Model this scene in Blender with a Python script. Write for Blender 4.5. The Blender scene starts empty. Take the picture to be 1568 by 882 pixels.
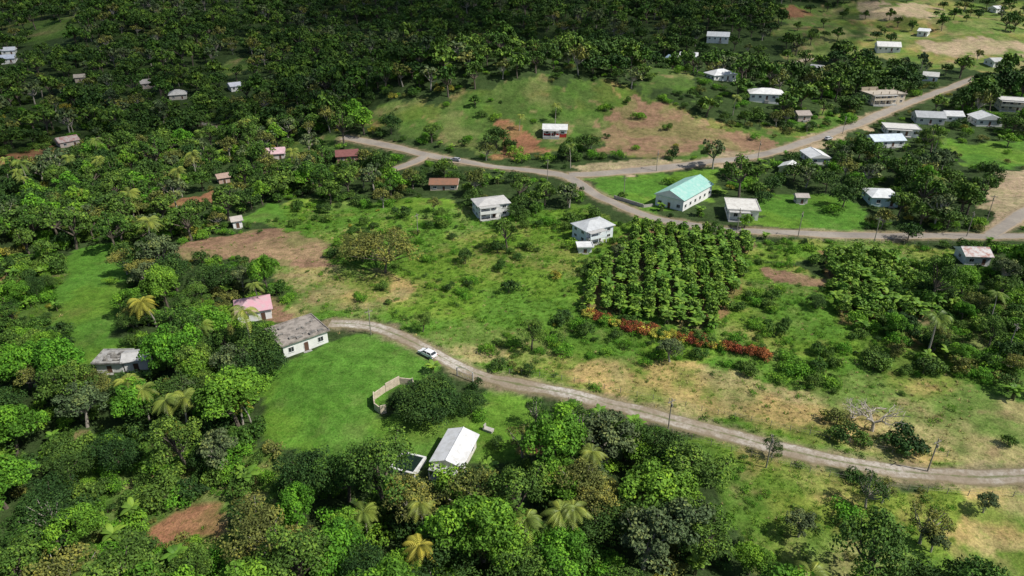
import bpy, math, random, numpy as np
from mathutils import Vector, Matrix
random.seed(7)
rng = np.random.default_rng(7)
scene = bpy.context.scene
COL = scene.collection

# ------------------------------------------------------------------ noise
def _h(ix, iy, s):
    v = np.sin(ix*127.1 + iy*311.7 + s*74.7)*43758.5453
    return v - np.floor(v)
def vnoise(x, y, s=0):
    x = np.asarray(x, float); y = np.asarray(y, float)
    ix = np.floor(x); iy = np.floor(y); fx = x-ix; fy = y-iy
    fx = fx*fx*(3-2*fx); fy = fy*fy*(3-2*fy)
    a = _h(ix, iy, s); b = _h(ix+1, iy, s); c = _h(ix, iy+1, s); d = _h(ix+1, iy+1, s)
    return (a*(1-fx)+b*fx)*(1-fy)+(c*(1-fx)+d*fx)*fy
def fbm(x, y, scale, s=0, o=3):
    t = 0; a = 1; n = 0; x = np.asarray(x, float)/scale; y = np.asarray(y, float)/scale
    for i in range(o):
        t = t+a*vnoise(x, y, s+i*3.1); n += a; a *= .5; x = x*2.03+5.2; y = y*2.03+1.7
    return t/n
def sst(x, a, b):
    t = np.clip((np.asarray(x, float)-a)/(b-a), 0, 1); return t*t*(3-2*t)

# ------------------------------------------------------------------ terrain
def raw_h(x, y):
    h = 26*np.exp(-(((x+14)/82)**2+((y-368)/55)**2))
    h = h+11*np.exp(-(((x-105)/70)**2+((y-375)/55)**2))
    h = h-9*np.exp(-(((x+190)/110)**2+((y-320)/110)**2))
    h = h-6*np.exp(-(((x+75)/40)**2+((y-70)/32)**2))
    h = h+8*sst(x, 120, 330)*sst(y, 220, 420)
    d = np.maximum(y-420, 0)
    h = h+0.13*d*d/(d+60)+0.0*x
    h = h+(fbm(x, y, 150, 3)-.5)*26*sst(y, 380, 560)
    h = h+(fbm(x, y, 38, 5)-.5)*3.2
    h = h+(fbm(x, y, 9, 9)-.5)*.5
    return h
def axis(segs):
    out = [segs[0][0]]
    for a, b, s in segs:
        n = max(1, int(round((b-a)/s))); out += list(a+(b-a)*(np.arange(n)+1)/n)
    return np.array(out)
GX = axis([(-3000, -900, 100), (-900, -320, 10), (-320, -150, 2.5), (-150, 190, 1.15), (190, 360, 2.5), (360, 900, 10), (900, 3000, 100)])
GY = axis([(-900, -60, 60), (-60, 50, 5), (50, 260, 1.15), (260, 460, 2.2), (460, 900, 6), (900, 4000, 80)])
XX, YY = np.meshgrid(GX, GY)
ZZ = raw_h(XX, YY)
def H(x, y):
    x = np.asarray(x, float); y = np.asarray(y, float)
    i = np.clip(np.searchsorted(GX, x)-1, 0, len(GX)-2); j = np.clip(np.searchsorted(GY, y)-1, 0, len(GY)-2)
    fx = np.clip((x-GX[i])/(GX[i+1]-GX[i]), 0, 1); fy = np.clip((y-GY[j])/(GY[j+1]-GY[j]), 0, 1)
    return (ZZ[j, i]*(1-fx)+ZZ[j, i+1]*fx)*(1-fy)+(ZZ[j+1, i]*(1-fx)+ZZ[j+1, i+1]*fx)*fy

# land survey: sighting angles from the drone station -> ground coordinates
CH = 80.0; PITCH = math.radians(27); FL = 1060.0
_t = np.concatenate([np.arange(60, 400, .5), np.arange(400, 1300, 1.5)])
def sv(u, v):
    a = (u-784)/FL; b = -(v-441)/FL
    dx, dy, dz = a, math.cos(PITCH)+b*math.sin(PITCH), -math.sin(PITCH)+b*math.cos(PITCH)
    n = math.sqrt(dx*dx+dy*dy+dz*dz); dx /= n; dy /= n; dz /= n
    X = dx*_t; Y = dy*_t; Z = CH+dz*_t
    k = np.nonzero(Z < H(X, Y))[0]
    k = k[0] if len(k) else len(_t)-1
    if k > 0:
        g0 = Z[k-1]-H(X[k-1], Y[k-1]); g1 = Z[k]-H(X[k], Y[k])
        w = float(np.clip(g0/(g0-g1+1e-9), 0, 1)); t = _t[k-1]*(1-w)+_t[k]*w
    else: t = _t[0]
    return (dx*t, dy*t)
def svl(pts): return np.array([sv(*p) for p in pts])
def inpoly(px, py, poly):
    ins = np.zeros(px.shape, bool); n = len(poly)
    for i in range(n):
        x1, y1 = poly[i]; x2, y2 = poly[(i+1) % n]
        c = ((y1 > py) != (y2 > py)) & (px < (x2-x1)*(py-y1)/((y2-y1) if y2 != y1 else 1e-9)+x1)
        ins ^= c
    return ins
def dline(px, py, line):
    d = np.full(px.shape, 1e9)
    for i in range(len(line)-1):
        ax, ay = line[i]; bx, by = line[i+1]; ex, ey = bx-ax, by-ay; L2 = ex*ex+ey*ey+1e-9
        t = np.clip(((px-ax)*ex+(py-ay)*ey)/L2, 0, 1)
        d = np.minimum(d, np.hypot(px-ax-t*ex, py-ay-t*ey))
    return d
def smooth_line(P, step=1.5):
    P = np.array(P); out = []
    n = len(P)
    for i in range(n-1):
        p0 = P[max(i-1, 0)]; p1 = P[i]; p2 = P[i+1]; p3 = P[min(i+2, n-1)]
        m = max(2, int(np.hypot(*(p2-p1))/step))
        for k in range(m):
            t = k/m
            out.append(.5*((2*p1)+(-p0+p2)*t+(2*p0-5*p1+4*p2-p3)*t*t+(-p0+3*p1-3*p2+p3)*t**3))
    out.append(P[-1]); return np.array(out)

# ------------------------------------------------------------------ roads (surveyed)
ROADS = {
 'main_road': dict(w=5.2, kind='asphalt', pts=[(1640, 364), (1520, 362), (1430, 361), (1340, 361), (1240, 358), (1150, 354), (1080, 348), (1010, 336), (960, 319), (912, 298), (885, 280), (860, 268), (820, 262), (760, 256), (700, 246), (650, 237), (600, 225), (555, 216), (525, 211)]),
 'hill_road': dict(w=6.0, kind='asphalt', pts=[(872, 268), (920, 266), (1000, 259), (1060, 252), (1120, 245), (1180, 234), (1240, 215), (1300, 195), (1350, 175), (1400, 155), (1450, 137), (1500, 118)]),
 'side_road': dict(w=5.5, kind='asphalt', pts=[(1518, 360), (1545, 342), (1575, 322), (1620, 300)]),
 'road_spur': dict(w=5, kind='asphalt', pts=[(652, 238), (640, 246), (620, 254), (596, 262)]),
 'dirt_road': dict(w=4.1, kind='dirt', pts=[(505, 495), (550, 497), (590, 506), (640, 528), (700, 560), (760, 582), (850, 599), (930, 618), (1020, 641), (1100, 662), (1180, 683), (1260, 702), (1340, 716), (1420, 726), (1500, 731), (1640, 728)]),
 'hill_path': dict(w=4.5, kind='dirt', pts=[(1185, 112), (1210, 100), (1235, 92), (1260, 90)]),
 'valley_path': dict(w=3, kind='dirt', pts=[(285, 183), (310, 190), (335, 198)]),
}
for r in ROADS.values(): r['line'] = smooth_line(svl(r['pts']), 1.6)

def PL(*p): return svl(p)
# 0 forest 1 scrub 2 lawn 3 drygrass 4 soil 5 palesoil 6 hillgrass 7 plantation 8 patchwork 9 brush 10 redsoil 11 pasture
Z_ = [
 (1, PL((480,300),(560,312),(640,300),(720,318),(900,320),(985,350),(960,385),(905,425),(900,475),(1000,510),(1180,545),(1300,560),(1568,640),(1650,660),(1650,730),(1400,725),(1260,700),(1020,640),(850,598),(760,582),(700,558),(600,500),(520,488),(440,480),(440,420),(500,410),(480,372),(410,355),(380,340))),
 (9, PL((1310,490),(1420,480),(1600,430),(1680,430),(1680,670),(1568,645),(1400,585),(1290,562))),
 (1, PL((880,455),(960,480),(1100,500),(1320,515),(1320,565),(1180,552),(1000,520),(890,490))),
 (1, PL((1130,362),(1300,372),(1500,376),(1500,400),(1300,402),(1130,392))),
 (3, PL((860,552),(960,545),(1050,560),(1130,580),(1250,590),(1330,570),(1450,580),(1568,620),(1650,640),(1650,720),(1450,715),(1350,700),(1200,662),(1050,630),(940,604),(880,585))),
 (3, PL((650,503),(700,508),(775,520),(760,548),(690,532))),
 (4, PL((258,382),(330,367),(400,355),(455,356),(492,370),(518,412),(455,414),(370,400),(285,394))),
 (3, PL((435,410),(520,410),(645,438),(610,470),(520,474),(460,475))),
 (7, PL((975,348),(1148,364),(1146,415),(1090,508),(895,474),(895,425),(945,388))),
 (1, PL((1143,395),(1200,400),(1272,425),(1300,440),(1300,520),(1090,502))),
 (4, PL((1185,415),(1262,425),(1262,438),(1195,432))),
 (7, PL((1262,392),(1340,394),(1430,425),(1430,490),(1280,488))),
 (1, PL((1375,392),(1470,398),(1470,440),(1430,445))),
 (2, PL((385,580),(470,545),(510,525),(545,512),(600,515),(668,560),(640,590),(590,600),(575,640),(600,660),(650,665),(600,690),(540,705),(430,675),(395,630))),
 (2, PL((590,645),(740,595),(830,610),(835,640),(800,690),(750,705),(600,745),(555,715))),
 (11, PL((1020,655),(1140,685),(1260,718),(1400,742),(1568,748),(1660,750),(1660,900),(1180,900),(1160,830),(1100,760),(1020,705))),
 (3, PL((1480,760),(1660,750),(1660,850),(1500,850),(1430,800))),
 (2, PL((75,395),(150,380),(200,400),(200,460),(190,510),(235,520),(215,550),(130,560),(60,500))),
 (9, PL((90,660),(300,640),(440,690),(450,760),(400,870),(120,890),(60,760))),
 (10, PL((240,805),(290,780),(345,785),(330,815),(260,830))),
 (9, PL((-40,410),(70,400),(100,470),(60,520),(-40,560))),
 (6, PL((535,172),(620,168),(740,130),(870,117),(950,130),(1005,152),(930,160),(915,215),(830,238),(700,232),(610,205))),
 (6, PL((990,98),(1060,122),(1050,146),(1000,146),(975,118))),
 (6, PL((915,172),(960,150),(1010,148),(1060,168),(1190,196),(1210,218),(1160,236),(1000,248),(925,234))),
 (4, PL((918,176),(965,154),(1012,154),(1048,170),(1080,186),(1090,212),(1060,234),(1000,246),(928,232))),
 (4, PL((1090,200),(1140,200),(1190,212),(1160,230),(1085,236))),
 (10, PL((768,190),(835,203),(833,242),(755,240))),
 (5, PL((870,256),(1000,248),(1120,238),(1250,208),(1330,172),(1345,180),(1260,220),(1130,254),(1010,268),(880,276))),
 (2, PL((905,274),(1000,270),(1090,264),(1104,290),(1000,326),(935,304))),
 (2, PL((1165,302),(1260,292),(1335,325),(1320,354),(1160,350))),
 (2, PL((1445,218),(1640,205),(1640,262),(1568,255),(1500,262))),
 (5, PL((1525,262),(1650,262),(1650,330),(1568,350),(1510,352),(1512,300))),
 (8, PL((1180,12),(1400,0),(1660,-5),(1660,118),(1500,105),(1420,102),(1330,84),(1200,88))),
 (5, PL((1298,14),(1380,6),(1432,8),(1432,24),(1350,30))),
 (10, PL((1185,18),(1230,12),(1235,22),(1190,26))),
 (5, PL((1400,70),(1480,60),(1568,66),(1568,84),(1450,88))),
 (9, PL((1190,196),(1290,168),(1320,190),(1205,218))),
 (10, PL((250,315),(345,285),(352,298),(280,325))),
 (10, PL((-40,240),(90,226),(95,238),(-40,256))),
 (6, PL((30,25),(110,32),(125,55),(50,62))),
 (6, PL((440,215),(520,205),(530,235),(450,240))),
 (6, PL((300,100),(380,92),(400,108),(320,116))),
 (2, PL((370,330),(420,312),(440,335),(400,350))),
 (4, PL((395,440),(440,455),(500,490),(480,500),(420,480))),
 (10, PL((800,650),(850,650),(850,680),(790,685))),
]
def classify(x, y, warp=True):
    x = np.asarray(x, float); y = np.asarray(y, float)
    if warp:
        am = .02*y+.8
        wx = x+(fbm(x, y, 11, 21)-.5)*am*2.4; wy = y+(fbm(x, y, 11, 31)-.5)*am*3.4
    else: wx, wy = x, y
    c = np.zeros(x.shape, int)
    for cat, poly in Z_:
        m = (wx > poly[:, 0].min()) & (wx < poly[:, 0].max()) & (wy > poly[:, 1].min()) & (wy < poly[:, 1].max())
        if m.any():
            idx = np.nonzero(m)
            ins = inpoly(wx[idx], wy[idx], poly)
            c[tuple(k[ins] for k in idx)] = cat
    return c
def roaddist(x, y):
    d = np.full(np.shape(x), 1e9)
    for r in ROADS.values():
        L = r['line']
        m = (x > L[:, 0].min()-25) & (x < L[:, 0].max()+25) & (y > L[:, 1].min()-25) & (y < L[:, 1].max()+25)
        if m.any():
            dd = dline(x[m], y[m], L[::3] if len(L) > 8 else L)-r['w']/2
            d[m] = np.minimum(d[m], dd)
    return d
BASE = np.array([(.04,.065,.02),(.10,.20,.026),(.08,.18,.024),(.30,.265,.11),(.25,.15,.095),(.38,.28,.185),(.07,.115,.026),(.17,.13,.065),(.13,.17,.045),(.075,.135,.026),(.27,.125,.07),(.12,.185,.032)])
DRY = np.array((.32,.275,.12)); SOIL = np.array((.29,.185,.11)); LUSH = np.array((.075,.17,.02))
def dryness(x, y):
    return sst(fbm(x, y, 13, 41, 4), .5, .68)
def cover_colour(x, y):
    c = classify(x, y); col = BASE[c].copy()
    d = dryness(x, y)
    amt = np.array([0, .3, .07, 1, .25, .2, .28, .15, .8, .3, .1, .7])[c]*d
    col = col*(1-amt[..., None])+DRY*amt[..., None]
    g = sst(fbm(x, y, 9, 55, 4), .45, .62)*np.array([0, .45, .5, .75, .35, .2, .3, .3, .5, .5, .2, .55])[c]
    col = col*(1-g[..., None])+LUSH*g[..., None]
    s = sst(fbm(x, y, 5, 77, 3), .66, .76)*np.array([0, .22, .1, .5, .2, 0, .45, .5, .6, .6, 0, .35])[c]
    col = col*(1-s[..., None])+SOIL*s[..., None]
    b = .72+.56*fbm(x, y, 22, 133, 4)+.3*(fbm(x, y, 3.5, 144, 3)-.5); col = col*b[..., None]
    yl = sst(fbm(x, y, 17, 155, 3), .5, .66)*(~np.isin(c, (0, 4, 5, 10)))
    col = col*(1+yl[..., None]*np.array([.3, .1, 0]))
    rd = roaddist(x, y)
    v = (1-sst(rd+(fbm(x, y, 3, 8)-.5)*3.4, -.1, 1.9))*.8
    v[rd > 8] = 0
    col = col*(1-v[..., None])+np.array((.27,.205,.13))*v[..., None]
    return col

# ------------------------------------------------------------------ materials
def newmat(name):
    m = bpy.data.materials.new(name); m.use_nodes = True
    nt = m.node_tree; b = nt.nodes['Principled BSDF']; return m, nt, b
def N(nt, t, **k):
    n = nt.nodes.new(t)
    for a, b in k.items(): setattr(n, a, b)
    return n
def mixc(nt, fac, a, b, blend='MIX'):
    n = N(nt, 'ShaderNodeMix', data_type='RGBA', blend_type=blend)
    for s, v in ((0, fac), (6, a), (7, b)):
        if hasattr(v, 'links'): nt.links.new(v, n.inputs[s])
        elif s == 0: n.inputs[0].default_value = v
        else: n.inputs[s].default_value = (*v, 1) if len(v) == 3 else v
    return n.outputs[2]
def noise(nt, scale, detail=4, vec=None, rough=.6):
    n = N(nt, 'ShaderNodeTexNoise'); n.inputs['Scale'].default_value = scale; n.inputs['Detail'].default_value = detail
    n.inputs['Roughness'].default_value = rough
    if vec is not None: nt.links.new(vec, n.inputs['Vector'])
    return n.outputs['Fac']
def mrange(nt, v, a, b, c, d):
    n = N(nt, 'ShaderNodeMapRange'); nt.links.new(v, n.inputs[0])
    for i, q in enumerate((a, b, c, d)): n.inputs[i+1].default_value = q
    return n.outputs[0]
def geopos(nt): return N(nt, 'ShaderNodeNewGeometry').outputs['Position']

def ground_mat():
    m, nt, b = newmat('ground_cover')
    at = N(nt, 'ShaderNodeAttribute', attribute_name='cover').outputs['Color']
    p = geopos(nt)
    n1 = mrange(nt, noise(nt, .35, 5, p, .7), .3, .7, .62, 1.38)
    n2 = mrange(nt, noise(nt, 2.6, 4, p, .75), .3, .7, .6, 1.4)
    mu = N(nt, 'ShaderNodeMath', operation='MULTIPLY'); nt.links.new(n1, mu.inputs[0]); nt.links.new(n2, mu.inputs[1])
    sc = N(nt, 'ShaderNodeVectorMath', operation='SCALE'); nt.links.new(at, sc.inputs[0]); nt.links.new(mu.outputs[0], sc.inputs['Scale'])
    dark = N(nt, 'ShaderNodeVectorMath', operation='MULTIPLY'); nt.links.new(sc.outputs[0], dark.inputs[0]); dark.inputs[1].default_value = (.6, .76, .55)
    f = mrange(nt, noise(nt, .9, 4, p, .7), .5, .62, 0, .8)
    c = mixc(nt, f, sc.outputs[0], dark.outputs[0])
    nt.links.new(c, b.inputs['Base Color']); b.inputs['Roughness'].default_value = .95; b.inputs['Specular IOR Level'].default_value = .1
    bp = N(nt, 'ShaderNodeBump'); bp.inputs['Strength'].default_value = .9; bp.inputs['Distance'].default_value = .25
    nt.links.new(noise(nt, 1.8, 5, p, .7), bp.inputs['Height']); nt.links.new(bp.outputs[0], b.inputs['Normal'])
    return m
def road_mat(name, dirt):
    m, nt, b = newmat(name)
    p = geopos(nt)
    uv = N(nt, 'ShaderNodeUVMap'); sx = N(nt, 'ShaderNodeSeparateXYZ'); nt.links.new(uv.outputs[0], sx.inputs[0])
    a = N(nt, 'ShaderNodeMath', operation='SUBTRACT'); nt.links.new(sx.outputs[0], a.inputs[0]); a.inputs[1].default_value = .5
    ab = N(nt, 'ShaderNodeMath', operation='ABSOLUTE'); nt.links.new(a.outputs[0], ab.inputs[0])
    if dirt:
        c1 = mixc(nt, mrange(nt, noise(nt, .1, 5, p), .42, .62, 0, 1), (.29,.235,.17), (.52,.48,.42))
        c1 = mixc(nt, mrange(nt, noise(nt, 1.3, 6, p, .75), .42, .6, 0, .75), c1, (.22,.175,.12))
        nn = N(nt, 'ShaderNodeMath', operation='MULTIPLY_ADD'); nt.links.new(noise(nt, .5, 5, p, .7), nn.inputs[0]); nn.inputs[1].default_value = .34; nt.links.new(ab.outputs[0], nn.inputs[2])
        c1 = mixc(nt, mrange(nt, nn.outputs[0], .25, .16, 0, .85), c1, (.13,.145,.055))
        c1 = mixc(nt, mrange(nt, nn.outputs[0], .50, .60, 0, .95), c1, (.19,.155,.085))
    else:
        c1 = mixc(nt, mrange(nt, noise(nt, .12, 5, p), .35, .65, 0, 1), (.24,.21,.18), (.33,.29,.24))
        c1 = mixc(nt, mrange(nt, noise(nt, 1.2, 6, p, .7), .5, .65, 0, .5), c1, (.18,.165,.145))
        nn = N(nt, 'ShaderNodeMath', operation='MULTIPLY_ADD'); nt.links.new(noise(nt, .4, 4, p, .7), nn.inputs[0]); nn.inputs[1].default_value = .25; nt.links.new(ab.outputs[0], nn.inputs[2])
        c1 = mixc(nt, mrange(nt, nn.outputs[0], .44, .56, 0, .9), c1, (.33,.25,.16))
    nt.links.new(c1, b.inputs['Base Color']); b.inputs['Roughness'].default_value = .93; b.inputs['Specular IOR Level'].default_value = .2
    bp = N(nt, 'ShaderNodeBump'); bp.inputs['Strength'].default_value = .6; bp.inputs['Distance'].default_value = .08
    nt.links.new(noise(nt, 4, 4, p), bp.inputs['Height']); nt.links.new(bp.outputs[0], b.inputs['Normal'])
    return m
def leaf_mat(name, a, b_, trans=0, rough=.65):
    m, nt, b = newmat(name)
    oi = N(nt, 'ShaderNodeObjectInfo')
    at = N(nt, 'ShaderNodeAttribute', attribute_name='lv').outputs['Fac']
    c = mixc(nt, oi.outputs['Random'], a, b_)
    s = mrange(nt, at, 0, 1, .45, 1.7)
    sc = N(nt, 'ShaderNodeVectorMath', operation='SCALE'); nt.links.new(c, sc.inputs[0]); nt.links.new(s, sc.inputs['Scale'])
    yl = N(nt, 'ShaderNodeVectorMath', operation='MULTIPLY'); nt.links.new(sc.outputs[0], yl.inputs[0]); yl.inputs[1].default_value = (1.4, 1.1, .75)
    c2 = mixc(nt, mrange(nt, at, .5, 1, 0, .9), sc.outputs[0], yl.outputs[0])
    nt.links.new(c2, b.inputs['Base Color']); b.inputs['Roughness'].default_value = rough; b.inputs['Specular IOR Level'].default_value = .15
    if trans:
        tr = N(nt, 'ShaderNodeBsdfTranslucent'); nt.links.new(c2, tr.inputs[0])
        mx = N(nt, 'ShaderNodeMixShader'); mx.inputs[0].default_value = trans
        nt.links.new(b.outputs[0], mx.inputs[1]); nt.links.new(tr.outputs[0], mx.inputs[2])
        nt.links.new(mx.outputs[0], nt.nodes['Material Output'].inputs[0])
    return m
def plain(name, c, rough=.8, var=.25, scale=1.5, metal=0, dirt=None, bump=0, stripes=0, spec=.3):
    m, nt, b = newmat(name)
    tc = N(nt, 'ShaderNodeTexCoord').outputs['Object']
    f = mrange(nt, noise(nt, scale, 6, tc, .7), .3, .7, 0, 1)
    d = tuple(x*(1-var*1.6) for x in c) if dirt is None else dirt
    l = tuple(min(1, x*(1+var*.3)) for x in c)
    if dirt is None: col = mixc(nt, f, d, l)
    else: col = mixc(nt, mrange(nt, noise(nt, scale, 6, tc, .7), .45, .62, 0, .85), c, d)
    nt.links.new(col, b.inputs['Base Color']); b.inputs['Roughness'].default_value = rough; b.inputs['Metallic'].default_value = metal
    b.inputs['Specular IOR Level'].default_value = spec
    if bump:
        bp = N(nt, 'ShaderNodeBump'); bp.inputs['Strength'].default_value = bump; bp.inputs['Distance'].default_value = .05
        if stripes:
            w = N(nt, 'ShaderNodeTexWave', bands_direction='X' if stripes == 1 else 'Y'); w.inputs['Scale'].default_value = 1.3; nt.links.new(tc, w.inputs['Vector'])
            nt.links.new(w.outputs['Fac'], bp.inputs['Height'])
        else: nt.links.new(noise(nt, 8, 4, tc), bp.inputs['Height'])
        nt.links.new(bp.outputs[0], b.inputs['Normal'])
    return m
_mc = {}
def cmat(kind, c, **k):
    key = (kind, tuple(round(x, 3) for x in c), tuple(sorted((a, str(b)) for a, b in k.items())))
    if key not in _mc: _mc[key] = plain(kind, c, **k)
    return _mc[key]
GLASS = plain('window_glass', (.03,.035,.04), rough=.15, var=.1, spec=.5)
BARK = plain('bark', (.16,.13,.10), rough=.95, var=.4, scale=3)
PALEBARK = plain('pale_bark', (.40,.36,.30), rough=.95, var=.3, scale=3)
LM = {
 'dark': leaf_mat('leaf_dark', (.026,.066,.015), (.055,.11,.02)),
 'mid': leaf_mat('leaf_mid', (.048,.115,.018), (.095,.17,.027)),
 'bright': leaf_mat('leaf_bright', (.08,.23,.02), (.14,.275,.03), .2),
 'olive': leaf_mat('leaf_olive', (.095,.125,.03), (.155,.17,.042)),
 'grey': leaf_mat('leaf_grey', (.07,.115,.045), (.11,.15,.06)),
 'yellow': leaf_mat('leaf_yellow', (.19,.22,.03), (.28,.26,.04)),
 'palm': leaf_mat('palm_leaf', (.10,.165,.03), (.17,.21,.04), 0, .45),
 'banana': leaf_mat('banana_leaf', (.09,.205,.028), (.15,.26,.038), .25, .5),
 'crop': leaf_mat('crop_leaf', (.10,.215,.028), (.16,.27,.038), 0, .5),
 'croton_red': leaf_mat('croton_red_leaf', (.20,.05,.03), (.30,.12,.04)),
 'croton_yellow': leaf_mat('croton_yellow_leaf', (.26,.30,.05), (.38,.36,.06)),
 'grass': leaf_mat('grass_blade', (.09,.20,.024), (.14,.25,.034), .25),
 'drygrass': leaf_mat('dry_grass_blade', (.26,.24,.10), (.36,.31,.14)),
}

# ------------------------------------------------------------------ mesh builder
class MB:
    def __init__(s): s.v = []; s.f = []; s.m = []; s.l = []; s.n = 0; s.uv = None
    def add(s, v, f, mat=0, lv=.5):
        v = np.asarray(v, float); n = s.n
        s.v.append(v)
        if isinstance(f, np.ndarray): fl = (f+n).tolist()
        else: fl = [[i+n for i in q] for q in f]
        s.f += fl; s.m += [mat]*len(fl)
        s.l.append(np.full(len(v), lv) if np.isscalar(lv) else np.asarray(lv, float))
        s.n += len(v)
    def box(s, x0, x1, y0, y1, z0, z1, mat=0):
        s.add([(x0,y0,z0),(x1,y0,z0),(x1,y1,z0),(x0,y1,z0),(x0,y0,z1),(x1,y0,z1),(x1,y1,z1),(x0,y1,z1)],
              [(0,3,2,1),(4,5,6,7),(0,1,5,4),(1,2,6,5),(2,3,7,6),(3,0,4,7)], mat)
    def tube(s, pts, rad, sides=6, mat=0):
        pts = np.asarray(pts, float); n = len(pts); V = []
        for i in range(n):
            t = pts[min(i+1, n-1)]-pts[max(i-1, 0)]; t = t/(np.linalg.norm(t)+1e-9)
            a = np.cross(t, (0, 0, 1) if abs(t[2]) < .9 else (1, 0, 0)); a /= np.linalg.norm(a); b = np.cross(t, a)
            for k in range(sides):
                q = 2*math.pi*k/sides; V.append(pts[i]+rad[i]*(math.cos(q)*a+math.sin(q)*b))
        F = [(i*sides+k, i*sides+(k+1) % sides, (i+1)*sides+(k+1) % sides, (i+1)*sides+k) for i in range(n-1) for k in range(sides)]
        F.append(tuple(range((n-1)*sides, n*sides)))
        s.add(V, F, mat)
    def leaves(s, c, nrm, size, lv, mat=1, asp=.6, droop=0.):
        n = len(c)
        nrm = nrm/(np.linalg.norm(nrm, axis=1)[:, None]+1e-9)
        r = rng.normal(size=(n, 3)); r[:, 2] -= droop
        t = np.cross(nrm, r); t /= (np.linalg.norm(t, axis=1)[:, None]+1e-9)
        b = np.cross(nrm, t); sz = np.asarray(size)[:, None]
        V = np.stack([c-t*sz*.5, c+b*sz*asp*.5+nrm*sz*.08, c+t*sz*.5, c-b*sz*asp*.5+nrm*sz*.08], 1).reshape(-1, 3)
        s.add(V, np.arange(n*4).reshape(n, 4), mat, np.repeat(lv, 4))
    def build(s, name, mats, link=True):
        me = bpy.data.meshes.new(name)
        me.from_pydata(np.concatenate(s.v).tolist(), [], s.f)
        for m in mats: me.materials.append(m)
        me.polygons.foreach_set('material_index', s.m)
        a = me.attributes.new('lv', 'FLOAT', 'POINT'); a.data.foreach_set('value', np.concatenate(s.l))
        me.update()
        o = bpy.data.objects.new(name, me)
        if link: COL.objects.link(o)
        return o

# ------------------------------------------------------------------ plants
def sphdir(n, zmin=-1.):
    z = rng.uniform(zmin, 1, n); q = rng.uniform(0, 2*math.pi, n); r = np.sqrt(1-z*z)
    return np.stack([r*np.cos(q), r*np.sin(q), z], 1)
def broadleaf(name, h, cr, nc, nl, ls, leaf, bark=BARK, zc=.62, zr=.36, cs=(.26, .42), flat=.8, limbs=7, zmin=-.35, spread=.5):
    mb = MB(); C = sphdir(nc, zmin)
    rr = rng.uniform(.5, .95, nc)
    lob = 1+.28*np.sin(np.arctan2(C[:, 1], C[:, 0])*rng.integers(2, 4)+rng.uniform(0, 6))
    cc = C*rr[:, None]*np.array([cr, cr, h*zr])*np.stack([lob, lob, .9+.25*rng.random(nc)], 1); cc[:, 2] += h*zc
    R = cr*rng.uniform(cs[0], cs[1], nc)
    tp = h*.34
    lean = rng.normal(size=2)*h*.03
    top = np.array([lean[0], lean[1], tp])
    mb.tube([(0, 0, -1), (0, 0, 0), top*.5, top], [h*.045, h*.036, h*.03, h*.024], 7, 0)
    for i in rng.permutation(nc)[:limbs]:
        mid = (top+cc[i])/2+rng.normal(size=3)*h*.03
        mb.tube([top, mid, cc[i]+(cc[i]-top)*.1], [h*.02, h*.013, h*.004], 5, 0)
    for i in range(nc):
        n = int(nl*rng.uniform(.7, 1.2)); d = sphdir(n, -.5)
        rad = R[i]*rng.uniform(.65, 1.08, n)
        P = cc[i]+d*rad[:, None]*np.array([1, 1, flat])
        nr = d*.8+rng.normal(size=(n, 3))*spread+np.array([0, 0, .35])
        base = rng.uniform(.1, .8)
        mb.leaves(P, nr, ls*rng.uniform(.6, 1.3, n), np.clip(base+rng.normal(size=n)*.17, 0, 1), 1)
    return mb.build(name, [bark, LM[leaf]], False)
def palm(name, h, nf=20, fl=3.4, seg=13, leaf='palm'):
    mb = MB(); bx, by = rng.normal(size=2)*h*.1
    tp = np.array([bx, by, h])
    mb.tube([(0, 0, -.5), (bx*.1, by*.1, h*.3), (bx*.45, by*.45, h*.65), tp], [.24, .17, .14, .12], 7, 0)
    for k in range(nf):
        q = 2*math.pi*k/nf*2.618+rng.uniform(-.2, .2); up = rng.uniform(-.25, 1.1); L = fl*rng.uniform(.85, 1.1)
        d = np.array([math.cos(q), math.sin(q), 0]); s_ = np.array([-math.sin(q), math.cos(q), 0])
        pts = []
        for j in range(seg+1):
            t = j/seg; r = L*t*math.cos(up*.6)*(1-.12*t); z = L*(math.sin(up)*t-(.55+.25*up)*t*t)
            pts.append(tp+d*r+np.array([0, 0, z]))
        pts = np.array(pts); mb.tube(pts[::3], np.linspace(.035, .012, len(pts[::3])), 3, 1)
        lv = rng.uniform(.15, .85)
        V = []; F = []
        for j in range(1, seg+1):
            t = j/seg; ll = L*.25*math.sin(math.pi*min(1, t*.85+.12))+.12; wdt = L/seg*.36
            tg = pts[j]-pts[j-1]; tg /= np.linalg.norm(tg)
            for sg in (-1, 1):
                e = pts[j]+s_*sg*ll*.8+tg*ll*.4-np.array([0, 0, ll*.45])
                b0 = len(V); V += [pts[j]-tg*wdt, pts[j]+tg*wdt, e]; F.append((b0, b0+1, b0+2))
        mb.add(V, F, 1, lv)
    return mb.build(name, [PALEBARK, LM[leaf]], False)
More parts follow.
